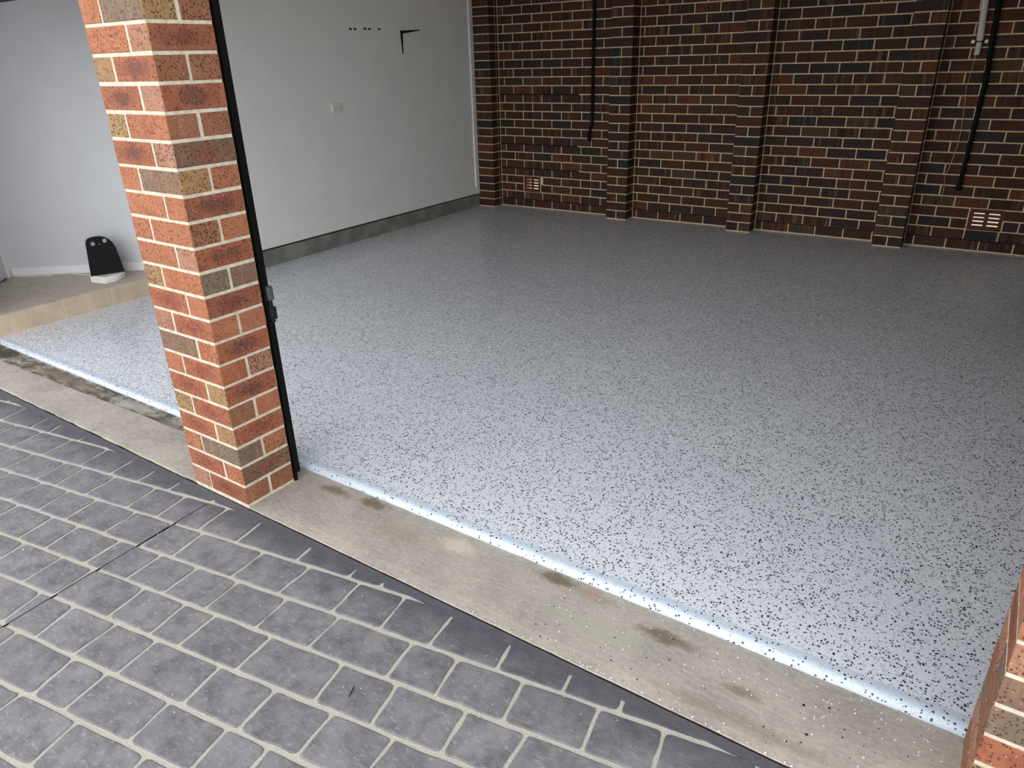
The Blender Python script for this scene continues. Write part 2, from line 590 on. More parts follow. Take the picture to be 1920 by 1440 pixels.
def rounded(q, rng):
    """round the corners of the stone and let its sides wander; returns CCW points"""
    q = q[::-1]          # TL,TR,BR,BL is clockwise -> make CCW
    out = []
    n = len(q)
    for i in range(n):
        p, c, nx = q[i - 1], q[i], q[(i + 1) % n]
        r = rng.uniform(0.006, 0.018)

        def toward(a, b, d):
            L = math.hypot(b[0] - a[0], b[1] - a[1])
            d = min(d, L * 0.4)
            return (a[0] + (b[0] - a[0]) * d / L, a[1] + (b[1] - a[1]) * d / L)
        A, B = toward(c, p, r), toward(c, nx, r)
        out.append(A)
        out.append(((A[0] + B[0] + c[0] * 2) / 4 * 1.0 + 0, (A[1] + B[1] + c[1] * 2) / 4))
        out.append(B)
        L = math.hypot(nx[0] - c[0], nx[1] - c[1])
        steps = 3 if L > 0.1 else 2
        for k in range(1, steps):
            t = k / steps
            out.append((c[0] + (nx[0] - c[0]) * t + rng.uniform(-0.0028, 0.0028),
                        c[1] + (nx[1] - c[1]) * t + rng.uniform(-0.0028, 0.0028)))
    return out


def on_screen(x, y, z, margin=60):
    q = ROT.transposed() @ (Vector((x, y, z)) - CAM)
    if q.z > -0.05:
        return None
    px, py = 960 - FPX * q.x / q.z, 720 + FPX * q.y / q.z
    if -margin < px < 1920 + margin and -margin < py < 1440 + margin:
        return (px, py)
    return None


def plate(bm, A, B):
    """stone plate: A = body outline (chamfered), B = unjointed tip up to the kerb"""
    zt, zb = ZD, ZD - 0.006
    if len(A) >= 3:
        cx = sum(p[0] for p in A) / len(A)
        cy = sum(p[1] for p in A) / len(A)
        flat = [abs(p[1] - YSTUB) < 1e-6 for p in A]
        bot = [bm.verts.new((x, y, zb)) for x, y in A]
        mid = [bm.verts.new((x, y, zt - (0 if f else 0.0018))) for (x, y), f in zip(A, flat)]
        top = []
        for (x, y), f in zip(A, flat):
            d = math.hypot(cx - x, cy - y)
            k = 0 if f or d < 1e-4 else min(0.004 / d, 0.4)
            top.append(bm.verts.new((x + (cx - x) * k, y + (cy - y) * k, zt)))
        n = len(A)
        for i in range(n):
            j = (i + 1) % n
            bm.faces.new((bot[i], bot[j], mid[j], mid[i]))
            if flat[i] and flat[j]:
                try:
                    bm.faces.new((mid[i], mid[j], top[j], top[i]))
                except ValueError:
                    pass
            else:
                bm.faces.new((mid[i], mid[j], top[j], top[i]))
        bm.faces.new(top)
    if len(B) >= 3:
        prism(bm, B, zb, zt)


def inset_area(p):
    return abs(sum(p[i][0] * p[(i + 1) % len(p)][1] - p[(i + 1) % len(p)][0] * p[i][1] for i in range(len(p)))) / 2


rng = random.Random(11)
rest = bmesh.new()
for row in range(-2, 25):
    js = list(JOINTS.get(row, []))
    lo, hi = -4.6, 4.4
    if not js:
        js = [(0.31 + 0.11 * (row % 3) + (0.2 if row > 9 else -1.9), -0.17)]
        js[0] = (js[0][0], js[0][1])
    while js[0][0] > lo:
        js.insert(0, (js[0][0] - rng.choice((0.15, 0.19, 0.21, 0.24)), -0.165 + rng.uniform(-0.03, 0.03)))
    while js[-1][0] < hi:
        js.append((js[-1][0] + rng.choice((0.15, 0.19, 0.21, 0.24)), -0.165 + rng.uniform(-0.03, 0.03)))
    for (xa, sa), (xb, sb) in zip(js, js[1:]):
        q = [cross(row - 1, xa, sa, 0), cross(row - 1, xb, sb, 0), cross(row, xb, sb, 0), cross(row, xa, sa, 0)]
        if min(p[1] for p in q) > YKERB - 0.006:
            continue
        gl = rng.uniform(0.0068, 0.0080)
        gc = rng.uniform(0.0050, 0.0060)
        A = rounded(inset_quad(q, gl, gc), rng)
        A = clip(A, 0, 1, YSTUB)
        B = clip(clip(q[::-1], 0, 1, YKERB), 0, -1, -YSTUB)
        cx = sum(p[0] for p in q) / 4
        cy = min(sum(p[1] for p in q) / 4, -0.02)
        if len(A) < 3 and (len(B) < 3 or inset_area(B) < 0.0002):
            continue
        if on_screen(cx, cy, ZD) is not None:
            bm = bmesh.new()
            plate(bm, [(x - cx, y - cy) for x, y in A], [])
            bm.free()
            bm = bmesh.new()
            plate(bm, A, B)
            bmesh.ops.translate(bm, verts=bm.verts, vec=(-cx, -cy, 0))
            obj('paver', bm, M_PAVER, driveway, (cx, cy, 0))
        else:
            plate(rest, A, B)
obj('outer_pavers', rest, M_PAVER, driveway, kind='stuff')
bm = bmesh.new()       # saw-cut control joint
a, b = Vector((-0.178, -0.071)), Vector((-0.123, -0.854))
d = (b - a).normalized()
b2 = a + d * 3.0
nrm = Vector((-d.y, d.x)) * 0.0016
prism(bm, [tuple(a - nrm), tuple(a + nrm), tuple(b2 + nrm), tuple(b2 - nrm)][::-1], ZD - 0.004, ZD + 0.0006)
cap = obj('saw_cut_joint', bm, M_BLACK, driveway)
cap['label'] = 'thin black saw cut crossing the pavers'

# ------------------------------------------------------------------ concrete threshold strip
bm = bmesh.new()
rng = random.Random(3)
xs = [-4.4 + 0.05 * i for i in range(0, 172)]
rows_y = [(-0.0005, -0.012), (0.004, -0.0035), (0.05, 0.0), (0.20, 0.0), (0.42, 0.0)]
grid = []
for i, x in enumerate(xs):
    line = []
    chip = rng.choice((0, 0, 0.002, 0.005)) if x < 0 else rng.choice((0, 0, 0.001))
    line.append(bm.verts.new((x, 0.0, -0.06)))
    for y, z in rows_y:
        yy = y + (chip if y < 0.01 else 0)
        line.append(bm.verts.new((x, yy, z)))
    grid.append(line)
for A, B in zip(grid, grid[1:]):
    for k in range(len(A) - 1):
        bm.faces.new((A[k], B[k], B[k + 1], A[k + 1]))
for f in bm.faces:
    f.material_index = 1 if f.calc_center_median().x < -0.36 and f.calc_center_median().y > 0.06 else 0
strip = obj('threshold_strip', bm, [M_STRIP, M_CHANNEL])
tag(strip, kind='structure')
t = bmesh.new()
box(t, -4.4, 4.2, YKERB - 0.0008, 0.012, -0.05, -0.0068)
obj('joint_gap', t, M_BED_DARK, strip)
# raised main pour on the left, leaving the stained track channel beside the slab
bm = bmesh.new()
pts = [(-4.4, 0.004)]
rng = random.Random(5)
x = -4.4
edge = []
while x < -0.36:
    yb = 0.19 + (x + 2.47) * 0.0295 + rng.uniform(-0.002, 0.002)
    edge.append((x, yb))
    x += 0.06
edge.append((-0.356, 0.255))
poly = [(-4.4, 0.006), (-0.356, 0.006)] + edge[::-1]
prism(bm, poly, -0.01, 0.006)
o = obj('raised_pour', bm, M_STRIP, strip)

# ------------------------------------------------------------------ epoxy floor slab
H = 0.026
bm = bmesh.new()
prof = [(0.322, -0.02), (0.322, 0.004), (0.325, 0.013), (0.331, 0.020), (0.339, 0.0245), (0.350, H), (0.372, H)]
xs = [-3.03 + 0.0475 * i for i in range(0, 127)]
rng = random.Random(9)
ring = []
for x in xs:
    j = rng.uniform(-0.0012, 0.0012)
    ring.append([bm.verts.new((x, y + j, z)) for y, z in prof])
for A, B in zip(ring, ring[1:]):
    for k in range(len(prof) - 1):
        f = bm.faces.new((A[k], B[k], B[k + 1], A[k + 1]))
        f.material_index = 1
        f.smooth = True
back = [bm.verts.new((xs[0], 5.75, H)), bm.verts.new((xs[-1], 5.75, H))]
fr = [r[-1] for r in ring]
f = bm.faces.new(fr + [back[1], back[0]])
f.material_index = 0
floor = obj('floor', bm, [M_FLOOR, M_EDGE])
tag(floor, kind='structure')

# ------------------------------------------------------------------ landing step
ZL = 0.165
landing = empty('landing_step')
tag(landing, 'beige tiled step and taupe tiled landing at the left beside the flake floor', 'step', kind='thing')
XR = -3.018
bm = bmesh.new()
# tiled platform body: riser line, diagonal wall line, door line
DA = Vector((-3.99, 0.900))
DT = Vector((0.7694, 0.6388))
p_end = DA + DT * ((XR - 0.004 - DA.x) / DT.x)
body = [(XR - 0.006, 0.20), (XR - 0.006, p_end.y + 0.08), (-4.9, 0.1), (-4.9, -0.2)]
prism(bm, [(XR - 0.006, 0.27), (XR - 0.006, 1.78), (-4.2, 0.84), (-4.2, 0.27)], 0.0, ZL - 0.007)
obj('bed', bm, M_TILE_GROUT_D, landing)
for i, (a, b) in enumerate([(0.27, 0.443), (0.443, 0.781), (0.781, 1.117), (1.117, 1.455), (1.455, 1.70)]):
    bm = bmesh.new()
    cbox(bm, -0.006, 0.0, a + 0.0025 - (a + b) / 2, b - 0.0025 - (a + b) / 2, 0.026 + 0.003, ZL - 0.003, 0.0012)
    obj('riser_tile', bm, M_TILE_RISER, landing, (XR, (a + b) / 2, 0))
bm = bmesh.new()
box(bm, XR - 0.007, XR - 0.0012, 0.27, 1.70, 0.0, ZL - 0.001)
obj('riser_grout', bm, M_TILE_GROUT, landing)
bm = bmesh.new()
box(bm, XR - 0.003, XR + 0.004, 0.35, 1.70, H - 0.001, H + 0.004)
obj('grout_fillet', bm, M_TILE_GROUT, landing)


def top_tile(poly):
    cx = sum(p[0] for p in poly) / len(poly)
    cy = sum(p[1] for p in poly) / len(poly)
    t = bmesh.new()
    prism(t, [(x - cx, y - cy) for x, y in poly], ZL - 0.007, ZL)
    bmesh.ops.bevel(t, geom=[e for e in t.edges if all(v.co.z > ZL - 0.001 for v in e.verts)], offset=0.001, segments=1, affect='EDGES')
    obj('landing_tile', t, M_TILE_TOP, landing, (cx, cy, 0))


def diag_y(x):
    return DA.y + (x - DA.x) * DT.y / DT.x


for (y0, y1) in ((0.27, 0.781), (0.785, 1.66)):
    for (x0, x1) in ((-4.2, XR + 0.001),):
        sq = [(x0, y0), (x1, y0), (x1, y1), (x0, y1)]
        sl = DT.y / DT.x
        sq = clip(sq, -sl, 1, DA.y - sl * DA.x - 0.003)
        sq = clip(sq, -0.68, -0.73, -(0.68 * -4.0 + 0.73 * 0.872) + 0.35)
        if len(sq) >= 3:
            top_tile(sq)

# ------------------------------------------------------------------ white walls
XW = -2.903
YL = diag_y(XW)
wall_left = empty('wall_left')
tag(wall_left, kind='structure')
bm = bmesh.new()
box(bm, XW - 0.12, XW, YL - 0.02, 5.60, 0.172, 2.46)
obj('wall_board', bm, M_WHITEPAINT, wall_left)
for (y, z) in ((3.675, 1.868), (3.73, 1.868), (3.855, 1.872), (3.912, 1.871), (4.035, 1.871)):
    t = bmesh.new()
    bmesh.ops.create_cone(t, cap_ends=True, segments=10, radius1=0.011, radius2=0.011, depth=0.003)
    bmesh.ops.scale(t, vec=(1.5, 0.8, 1), verts=t.verts)
    bmesh.ops.rotate(t, matrix=Matrix.Rotation(math.pi / 2, 3, 'Z') , verts=t.verts)
    bmesh.ops.rotate(t, matrix=Matrix.Rotation(math.pi / 2, 3, 'Y'), verts=t.verts)
    o = obj('anchor_hole', t, M_GRILLE, wall_left, (XW + 0.0008, y, z))
bm = bmesh.new()
cbox(bm, XW - 0.03, XW + 0.013, YL - 0.01, 5.46, 0.172, 0.252, 0.003)
bb = obj('baseboard_left', bm, M_TRIM)
tag(bb, kind='structure')
bm = bmesh.new()
box(bm, XW + 0.0125, XW + 0.0142, 2.617, 2.623, 0.173, 0.251)
obj('board_joint', bm, M_CEIL, bb)
bm = bmesh.new()
cbox(bm, XW - 0.01, XW + 0.016, 5.395, 5.458, 0.172, 2.46, 0.005, 2)
tr = obj('trim_1', bm, M_TRIM)
tag(tr, kind='structure')
bm = bmesh.new()
prism(bm, [(XW - 0.2, YL - 0.1), (XW + 0.035, YL - 0.1), (XW + 0.0, 5.46), (XW - 0.2, 5.46)], 0.0, 0.160)
kb = obj('slab_kerb', bm, M_KERB)
tag(kb, kind='structure')
bm = bmesh.new()
box(bm, XW - 0.2, XW - 0.012, YL, 5.46, 0.160, 0.172)
obj('shadow_gap', bm, M_BLACK, kb)

nrm = Vector((-DT.y, DT.x))       # points away from the room
wall_diag = empty('wall_diagonal')
tag(wall_diag, kind='structure')
e = DA + DT * ((XW - 0.02 - DA.x) / DT.x)
bm = bmesh.new()
D0 = DA - DT * 0.15
prism(bm, [tuple(D0), tuple(e), tuple(e + nrm * 0.12), tuple(D0 + nrm * 0.12)], ZL, 2.46)
obj('wall_board', bm, M_DIAGWHITE, wall_diag)
bm = bmesh.new()
pb = [DA - nrm * 0.012, e - nrm * 0.012, e + nrm * 0.01, DA + nrm * 0.01]
prism(bm, [tuple(p) for p in pb], ZL, 0.228)
bmesh.ops.bevel(bm, geom=[q for q in bm.edges if all(v.co.z > 0.22 for v in q.verts)], offset=0.003, segments=1, affect='EDGES')
tag(obj('baseboard_diagonal', bm, M_TRIM), kind='structure')
# door on the perpendicular wall at far left
DD = Vector((0.73, -0.68)).normalized()
DN = Vector((-DD.y, DD.x)) * -1.0      # away from the room
door = empty('door_1')
tag(door, kind='structure')
J0 = DA + Vector((-0.012, -0.016))


def slab(p0, d, n, a, b, n0, n1, z0, z1, name, mat, parent, bev=0.003):
    t = bmesh.new()
    q = [p0 + d * a + n * n0, p0 + d * b + n * n0, p0 + d * b + n * n1, p0 + d * a + n * n1]
    prism(t, [tuple(v) for v in q], z0, z1)
    bmesh.ops.recalc_face_normals(t, faces=t.faces[:])
    bmesh.ops.bevel(t, geom=list(t.edges), offset=bev, segments=1, affect='EDGES')
    return obj(name, t, mat, parent)


slab(J0, DD, DN, -0.01, 0.035, -0.003, 0.06, ZL, 2.25, 'architrave', M_TRIM, door)
slab(J0, DD, DN, 0.035, 0.055, -0.001, 0.06, ZL, 2.25, 'jamb', M_TRIM, door)
slab(J0, DD, DN, 0.058, 0.875, 0.001, 0.05, ZL + 0.012, 2.20, 'door_leaf', M_DOOR, door)
slab(J0, DD, DN, 0.058, 0.875, 0.016, 0.05, ZL + 0.0005, ZL + 0.012, 'door_gap_shade', M_BLACK, door, 0.0005)  # black strip standing in for the shade under the door leaf
slab(J0, DD, DN, -0.2, 1.1, 0.061, 0.16, 0.0, 2.46, 'added_leak_block', M_WHITEPAINT, door, 0.001)  # unseen slab added to stop sky showing through the door gap
slab(J0, DD, DN, 0.05, 0.072, -0.004, 0.016, 0.40, 0.50, 'hinge', M_STEEL, door, 0.002)

# ------------------------------------------------------------------ dark brick walls
CO, BH, BL, BW, JT = 0.086, 0.076, 0.230, 0.110, 0.010
TH = math.atan(0.0099)
WORG = Vector((-3.0, 5.6162, H))       # wall frame: u along the wall, v towards the back
wall_back = empty('wall_back', WORG, TH)
tag(wall_back, kind='structure')
_mesh_cache = {}


def brick_mesh(L, W, Hh, mats, key):
    k = (round(L, 3), round(W, 3), key)
    if k not in _mesh_cache:
        t = bmesh.new()
        cbox(t, -L / 2, L / 2, -W / 2, W / 2, -Hh / 2, Hh / 2, 0.0022)
        if len(mats) > 1:
            for f in t.faces:
                if abs(f.normal.x) > 0.7:
                    f.material_index = 1
        _mesh_cache[k] = mesh_from_bm('brick', t, mats)
    return _mesh_cache[k]


def put_brick(parent, L, W, loc, rotz, mats, key, name='brick'):
    o = bpy.data.objects.new(name, brick_mesh(L, W, BH, mats, key))
    o.location = loc
    o.rotation_euler = (0, 0, rotz)
    return link(o, parent)


NC = 28           # courses up to the ceiling
PIERS = [(0.0875 - 0.005, 'left'), (1.748, 'a'), (3.037, 'b'), (4.327, 'c')]       # u of the left face (world x + 3)
PIERS = [(0.085, 'l'), (1.745, 'a'), (3.032, 'b'), (4.327, 'c')]
PV = 0.1555       # pier projection
# bays: (u start, u end, joint position of the bottom course)
BAYS = [(0.315, 1.745, 0.508), (1.975, 3.032, 2.022), (3.262, 4.327, 3.332), (4.557, 5.70, 4.628)]
VENTS = [(0.622, 0.838, 2, 4), (4.995, 5.235, 2, 4)]      # u0,u1, first course, end course
DARKBEDS = [(0.315, 1.32, 14), (0.315, 1.31, 8), (0.315, 1.325, 5.5)]
bm = bmesh.new()
# mortar core with openings behind the vents
zt = NC * CO
segs = [(0.0, VENTS[0][0] + 0.02), (VENTS[0][1] - 0.02, VENTS[1][0] + 0.02), (VENTS[1][1] - 0.02, 5.75)]
for a, b in segs:
    box(bm, a, b, 0.0035, 0.11, -0.02, zt)
for u0, u1, c0, c1 in VENTS:
    box(bm, u0 + 0.02, u1 - 0.02, 0.0035, 0.11, -0.02, c0 * CO + 0.012)
    box(bm, u0 + 0.02, u1 - 0.02, 0.0035, 0.11, c1 * CO - 0.018, zt)
obj('mortar', bm, M_MORTAR_DARK, wall_back)
bricks = []
brk = random.Random(21)
for (ua, ub, j0) in BAYS:
    for c in range(NC):
        off = j0 + (0.0 if c % 2 == 0 else 0.12) + (0.05 if c == 0 else 0.0) - (0.05 if c == 0 else 0.0)
        u = off
        while u > ua - 0.0:
            u -= 0.2412
        while u < ub:
            a, b = max(u + 0.005, ua + 0.006), min(u + 0.2412 - 0.005, ub - 0.004)
            pieces = [(a, b)]
            for u0, u1, c0, c1 in VENTS:
                if c0 <= c < c1:
                    nn = []
                    for (a_, b_) in pieces:
                        if b_ <= u0 or a_ >= u1:
                            nn.append((a_, b_))
                        else:
                            if a_ < u0 - 0.03:
                                nn.append((a_, u0 - 0.01))
                            if b_ > u1 + 0.03:
                                nn.append((u1 + 0.01, b_))
                    pieces = nn
            for a_, b_ in pieces:
                if b_ - a_ > 0.02:
                    bricks.append((a_, b_, c))
            u += 0.2412
scored = []
for a, b, c in bricks:
    cx, cz = (a + b) / 2, c * CO + JT + BH / 2
    wx, wy = WORG.x + cx * math.cos(TH), WORG.y + cx * math.sin(TH)
    vis = on_screen(wx, wy, cz + H, 10)
    dist = (Vector((wx, wy, cz)) - CAM).length
    scored.append(((0 if vis else 1), dist / ((b - a) ** 0.5), a, b, c))
scored.sort()
stuff = bmesh.new()
for i, (_, _, a, b, c) in enumerate(scored):
    zc = c * CO + JT + BH / 2
    dv = brk.uniform(-0.0015, 0.0015)
    if i < 300:
        L = round((b - a) / 0.004) * 0.004
        put_brick(wall_back, L, 0.03, ((a + b) / 2, 0.0155 + dv, zc), 0, [M_DARKBRICK], 'dark')
    else:
        t = bmesh.new()
        cbox(t, a, b, dv, 0.03, zc - BH / 2, zc + BH / 2, 0.0022)
        merge(stuff, t)
obj('far_bricks', stuff, M_DARKBRICK, wall_back, kind='stuff')
# dark damp-proof bed above the bottom course, open beds in the first bay
bm = bmesh.new()
for ua, ub, _ in BAYS:
    t = bmesh.new()
    box(t, ua + 0.004, ub - 0.003, -0.0004, 0.02, 1 * CO + 0.0005, 1 * CO + JT - 0.0005)
    merge(bm, t)
obj('damp_course', bm, M_BED_DARK, wall_back)
for ua, ub, c in ((0.315, 1.32, 14), (0.315, 1.31, 8), (0.315, 1.325, 5)):
    t = bmesh.new()
    box(t, ua, ub, -0.0006, 0.02, c * CO - 0.001, c * CO + JT + 0.001)
    obj('open_bed_joint', t, M_BED_DARK, wall_back)

plabels = ['dark brick pier in the back corner against the white wall',
           'dark brick pier just right of the black pole on the back wall',
           'dark brick pier second from the right on the back wall, no pole beside it',
           'dark brick pier nearest the white pipe on the back wall']
for (u0, nm), lab in zip(PIERS, plabels):
    P = Matrix.Translation(WORG) @ Matrix.Rotation(TH, 4, 'Z') @ Vector((u0, -PV, 0))
    pier = empty('brick_pier', P, TH)
    tag(pier, lab, 'pier', 'brick piers along the back wall')
    bm = bmesh.new()
    box(bm, 0.0035, 0.2265, 0.0035, PV + 0.002, -0.02, zt)
    obj('mortar', bm, M_MORTAR_DARK, pier)
    for c in range(NC):
        zc = c * CO + JT + BH / 2
        if c % 2 == 1 or nm == 'l':
            put_brick(pier, 0.230, 0.110, (0.115, 0.055, zc), 0, [M_DARKBRICK], 'dark')
            put_brick(pier, 0.230, 0.0345, (0.115, 0.120 + 0.01725, zc), 0, [M_DARKBRICK], 'dark')
        else:
            put_brick(pier, 0.110, 0.1545, (0.055, 0.07725, zc), 0, [M_DARKBRICK], 'dark')
            put_brick(pier, 0.110, 0.1545, (0.175, 0.07725, zc), 0, [M_DARKBRICK], 'dark')

# air vents
vlab = ['small terracotta air vent low on the back wall near its left corner',
        'terracotta air vent at far right, below the leaning black pole']
for (u0, u1, c0, c1), lab in zip(VENTS, vlab):
    wv = u1 - u0
    z0, z1 = c0 * CO + 0.004, c1 * CO + 0.004
    P = Matrix.Translation(WORG) @ Matrix.Rotation(TH, 4, 'Z') @ Vector((u0, 0, z0))
    v = empty('air_vent', P, TH)
    tag(v, lab, 'vent', 'terracotta air vents')
    hh = z1 - z0
    t = bmesh.new()
    slot_h, pitch, m0 = 0.0125, 0.0315, 0.035
    xcols = [(wv * 0.13, wv * 0.45), (wv * 0.57, wv * 0.89)]
    # face plate as solid bars round the slots
    y0, y1 = 0.002, 0.014
    box(t, 0, xcols[0][0], y0, y1, 0, hh)
    box(t, xcols[0][1], xcols[1][0], y0, y1, 0, hh)
    box(t, xcols[1][1], wv, y0, y1, 0, hh)
    for a, b in xcols:
        zz = 0.0
        for k in range(4):
            zs = m0 + k * pitch
            box(t, a, b, y0, y1, zz, zs)
            zz = zs + slot_h
        box(t, a, b, y0, y1, zz, hh)
    obj('vent_plate', t, M_TERRA, v)

# right wall (just outside the frame); deep pier added for its dark floor reflection
XRW = 2.95
wall_right = empty('wall_right')
tag(wall_right, kind='structure')
bm = bmesh.new()
box(bm, XRW + 0.0035, XRW + 0.12, 0.0, 5.75, 0.0, zt + H)
box(bm, XRW - 0.456, XRW + 0.01, 4.204, 4.546, H, zt + H)
obj('mortar', bm, M_MORTAR_DARK, wall_right)
bm = bmesh.new()
for c in range(NC):
    zc = H + c * CO + JT
    y = 0.31 - (0.12 if c % 2 else 0)
    while y < 5.60:
        a, b = max(y, 0.31), min(y + 0.23, 5.62)
        if b - a > 0.03:
            t = bmesh.new()
            box(t, XRW, XRW + 0.05, a, b, zc, zc + BH)
            merge(bm, t)
        y += 0.24
    for a, b in (((4.20, 4.43), (4.44, 4.55)) if c % 2 else ((4.20, 4.31), (4.32, 4.55))):
        t = bmesh.new()
        box(t, XRW - 0.460, XRW - 0.002, a, b, zc, zc + BH)
        merge(bm, t)
obj('side_bricks', bm, M_DARKBRICK, wall_right, kind='stuff')

# ------------------------------------------------------------------ ceiling, lintel, outside
bm = bmesh.new()
box(bm, -4.6, 3.1, 0.02, 5.8, 2.44, 2.56)
ceiling = obj('ceiling', bm, M_CEIL)
tag(ceiling, kind='structure')
bm = bmesh.new()
box(bm, -4.4, 3.2, 0.0, 0.23, 2.40, 3.3)
box(bm, -4.72, -3.42, 0.0, 0.23, 0.0, 2.40)
box(bm, 2.79, 3.2, 0.085, 0.23, 0.0, 2.40)
box(bm, -4.72, -4.60, 0.23, 5.8, 0.0, 2.44)
o = obj('wall_front', bm, simple('front_wall_brick_tone', rgb(150, 100, 76), 0.9, 0.2, grain=0.08, scale=8))
tag(o, kind='structure')
bm = bmesh.new()
box(bm, -6, 5, 5.80, 9.5, -0.2, 0.02)
o = obj('outside_paving', bm, M_OUTGROUND)
tag(o, kind='structure')
bm = bmesh.new()
box(bm, -6, 5, 7.2, 7.3, -0.2, 2.3)  # unseen screen added to keep sky glow out of the vent slots
o = obj('added_sky_screen', bm, M_OUTGROUND)
tag(o, kind='structure')
# partly raised roller door over the left bay
rd = empty('roller_door', (-1.63, 0.285, 1.874))
tag(rd, 'dark raised roller door over the left bay, only its bottom edge showing', 'garage door')
bm = bmesh.new()
cbox(bm, -1.27, 1.27, -0.014, 0.014, 0.0, 0.035, 0.003)
obj('bottom_rail', bm, M_BLACK, rd)
bm = bmesh.new()
pr_ = []
n = 60
for i in range(n + 1):
    z = 0.035 + i * 0.0085
    pr_.append((0.005 * math.sin(i * 1.05), z))
va = [[bm.verts.new((x, y, z)) for y, z in pr_] for x in (-1.26, 1.26)]
for i in range(n):
    bm.faces.new((va[0][i], va[1][i], va[1][i + 1], va[0][i + 1]))
obj('curtain', bm, M_BLACK, rd, smooth=True)

# ------------------------------------------------------------------ front brick pillars
def pillar(x0, y0, courses, label, plan, mirror=False, zoff=0.0, name='brick_pillar', seed=1, cat='pillar', group='orange brick pillars at the opening'):
    """x0,y0 = the corner nearest the right bay; plan[c] = (colours); 350 x 230 mm on plan"""
    p = empty(name, (x0, y0, 0))
    tag(p, label, cat, group)
    s = 1 if mirror else -1
    bm = bmesh.new()
    xa, xb = sorted((s * 0.0018, s * 0.3482))
    box(bm, xa, xb, 0.0018, 0.2282, -0.012, courses * CO + zoff)
    obj('mortar', bm, M_MORTAR, p)
    r = random.Random(seed)
    kinds = list(BT)
    for c in range(courses):
        zc = c * CO + JT + BH / 2 + zoff - 0.002
        if c < len(plan) and plan[c]:
            row = plan[c]
        elif c % 2 == 0:
            row = (r.choice(kinds), r.choice(kinds), r.choice(kinds), r.choice(kinds))
        else:
            row = (r.choice(kinds), r.choice(kinds), r.choice(kinds), r.choice(kinds))
        dj = lambda: r.uniform(-0.0012, 0.0012)
        if c % 2 == 0:
            # (front header, front stretcher, its end on the side, back stretcher's end)
            A, B, Ce, D = row
            put_brick(p, 0.230, 0.110, (s * (0.115) + dj(), 0.055 + dj(), zc), 0, [BT[B], BT[Ce]], (B, Ce))
            put_brick(p, 0.230, 0.110, (s * (0.115) + dj(), 0.175 + dj(), zc), 0, [BT[D], BT[D]], (D, D))
            put_brick(p, 0.230, 0.110, (s * 0.295, 0.115 + dj(), zc), math.pi / 2, [BT[A], BT[A]], (A, A))
        else:
            # (front stretcher, corner header end, its long side, -)
            A, B, Ce = row[:3]
            put_brick(p, 0.230, 0.110, (s * 0.055 + dj(), 0.115 + dj(), zc), math.pi / 2, [BT[Ce], BT[B]], (Ce, B))
            put_brick(p, 0.230, 0.110, (s * 0.235, 0.055 + dj(), zc), 0, [BT[A], BT[A]], (A, A))
            put_brick(p, 0.230, 0.110, (s * 0.235, 0.175 + dj(), zc), 0, [BT[A], BT[A]], (A, A))
    return p


PLAN = [
    ('pink', 'red', 'brown', 'brown'), ('streak', 'orange', 'dgrey'), ('orange', 'grey', 'grey', 'orange'),
    ('streak', 'tan', 'streak'), ('tan', 'streak', 'brown', 'orange'), ('streak', 'tan', 'blotch'),
    ('orange', 'streak', 'streak', 'pink'), ('grey', 'orange', 'blotch'), ('pink', 'streak', 'orange', 'orange'),
    ('streak', 'orange', 'red'), ('tan', 'orange', 'grey', 'grey'), ('orange', 'pink', 'blotch'),
    ('orange', 'orange', 'brown', 'orange'), ('orange', 'orange', 'red'), ('orange', 'grey', 'tan', 'orange'),
    ('blotch', 'pink', 'dgrey'), ('tan', 'orange', 'brown', 'brown'), ('blotch', 'pink', 'blotch'),
    ('tan', 'blotch', 'brown', 'brown'), ('orange', 'pink', 'red'), ('orange', 'grey', 'tan', 'brown'),
]
pillar(0.0, 0.0, 25, 'freestanding orange brick pillar between the two bays, in full view', PLAN, seed=4, zoff=0.004)
PLAN_R = [('brown', 'red', 'brown', 'brown'), ('tan', 'tan', 'pink'), ('grey', 'streak', 'brown', 'grey'),
          ('orange', 'grey', 'brown'), ('streak', 'grey', 'grey', 'pink'), ('orange', 'pink', 'red'),
          ('orange', 'orange', 'pink', 'orange')]
pillar(2.433, 0.075, 25, 'brick pillar cropped by the lower right corner of the picture', PLAN_R, mirror=True, zoff=0.006, seed=8)
pillar(-3.06, 0.03, 25, 'brick pillar at the far left end of the left bay', [], seed=12)

# black door track on the back edge of the pillar
tk = empty('door_track', (0.0, 0.236, 0.0))
tag(tk, 'black steel roller door track running up the back edge of the brick pillar', 'door track')
bm = bmesh.new()
box(bm, -0.045, 0.0035, 0.0, 0.004, 0.035, 2.15)
box(bm, 0.0, 0.004, 0.0, 0.026, 0.035, 2.15)
box(bm, -0.045, 0.0035, 0.024, 0.028, 0.035, 2.15)
obj('channel', bm, M_BLACK, tk)
bm = bmesh.new()
cbox(bm, -0.03, 0.004, -0.002, 0.010, 0.0, 0.04, 0.001)
obj('foot', bm, M_BLACK, tk)
bm = bmesh.new()
cbox(bm, 0.002, 0.020, 0.012, 0.034, 0.79, 0.845, 0.005, 2)
obj('latch_keeper', bm, M_STEEL, tk)
bm = bmesh.new()
cbox(bm, 0.002, 0.022, 0.010, 0.034, 0.715, 0.765, 0.006, 2)
cbox(bm, 0.002, 0.012, 0.016, 0.030, 0.70, 0.80, 0.002)
obj('latch_handle', bm, M_GRILLE, tk)

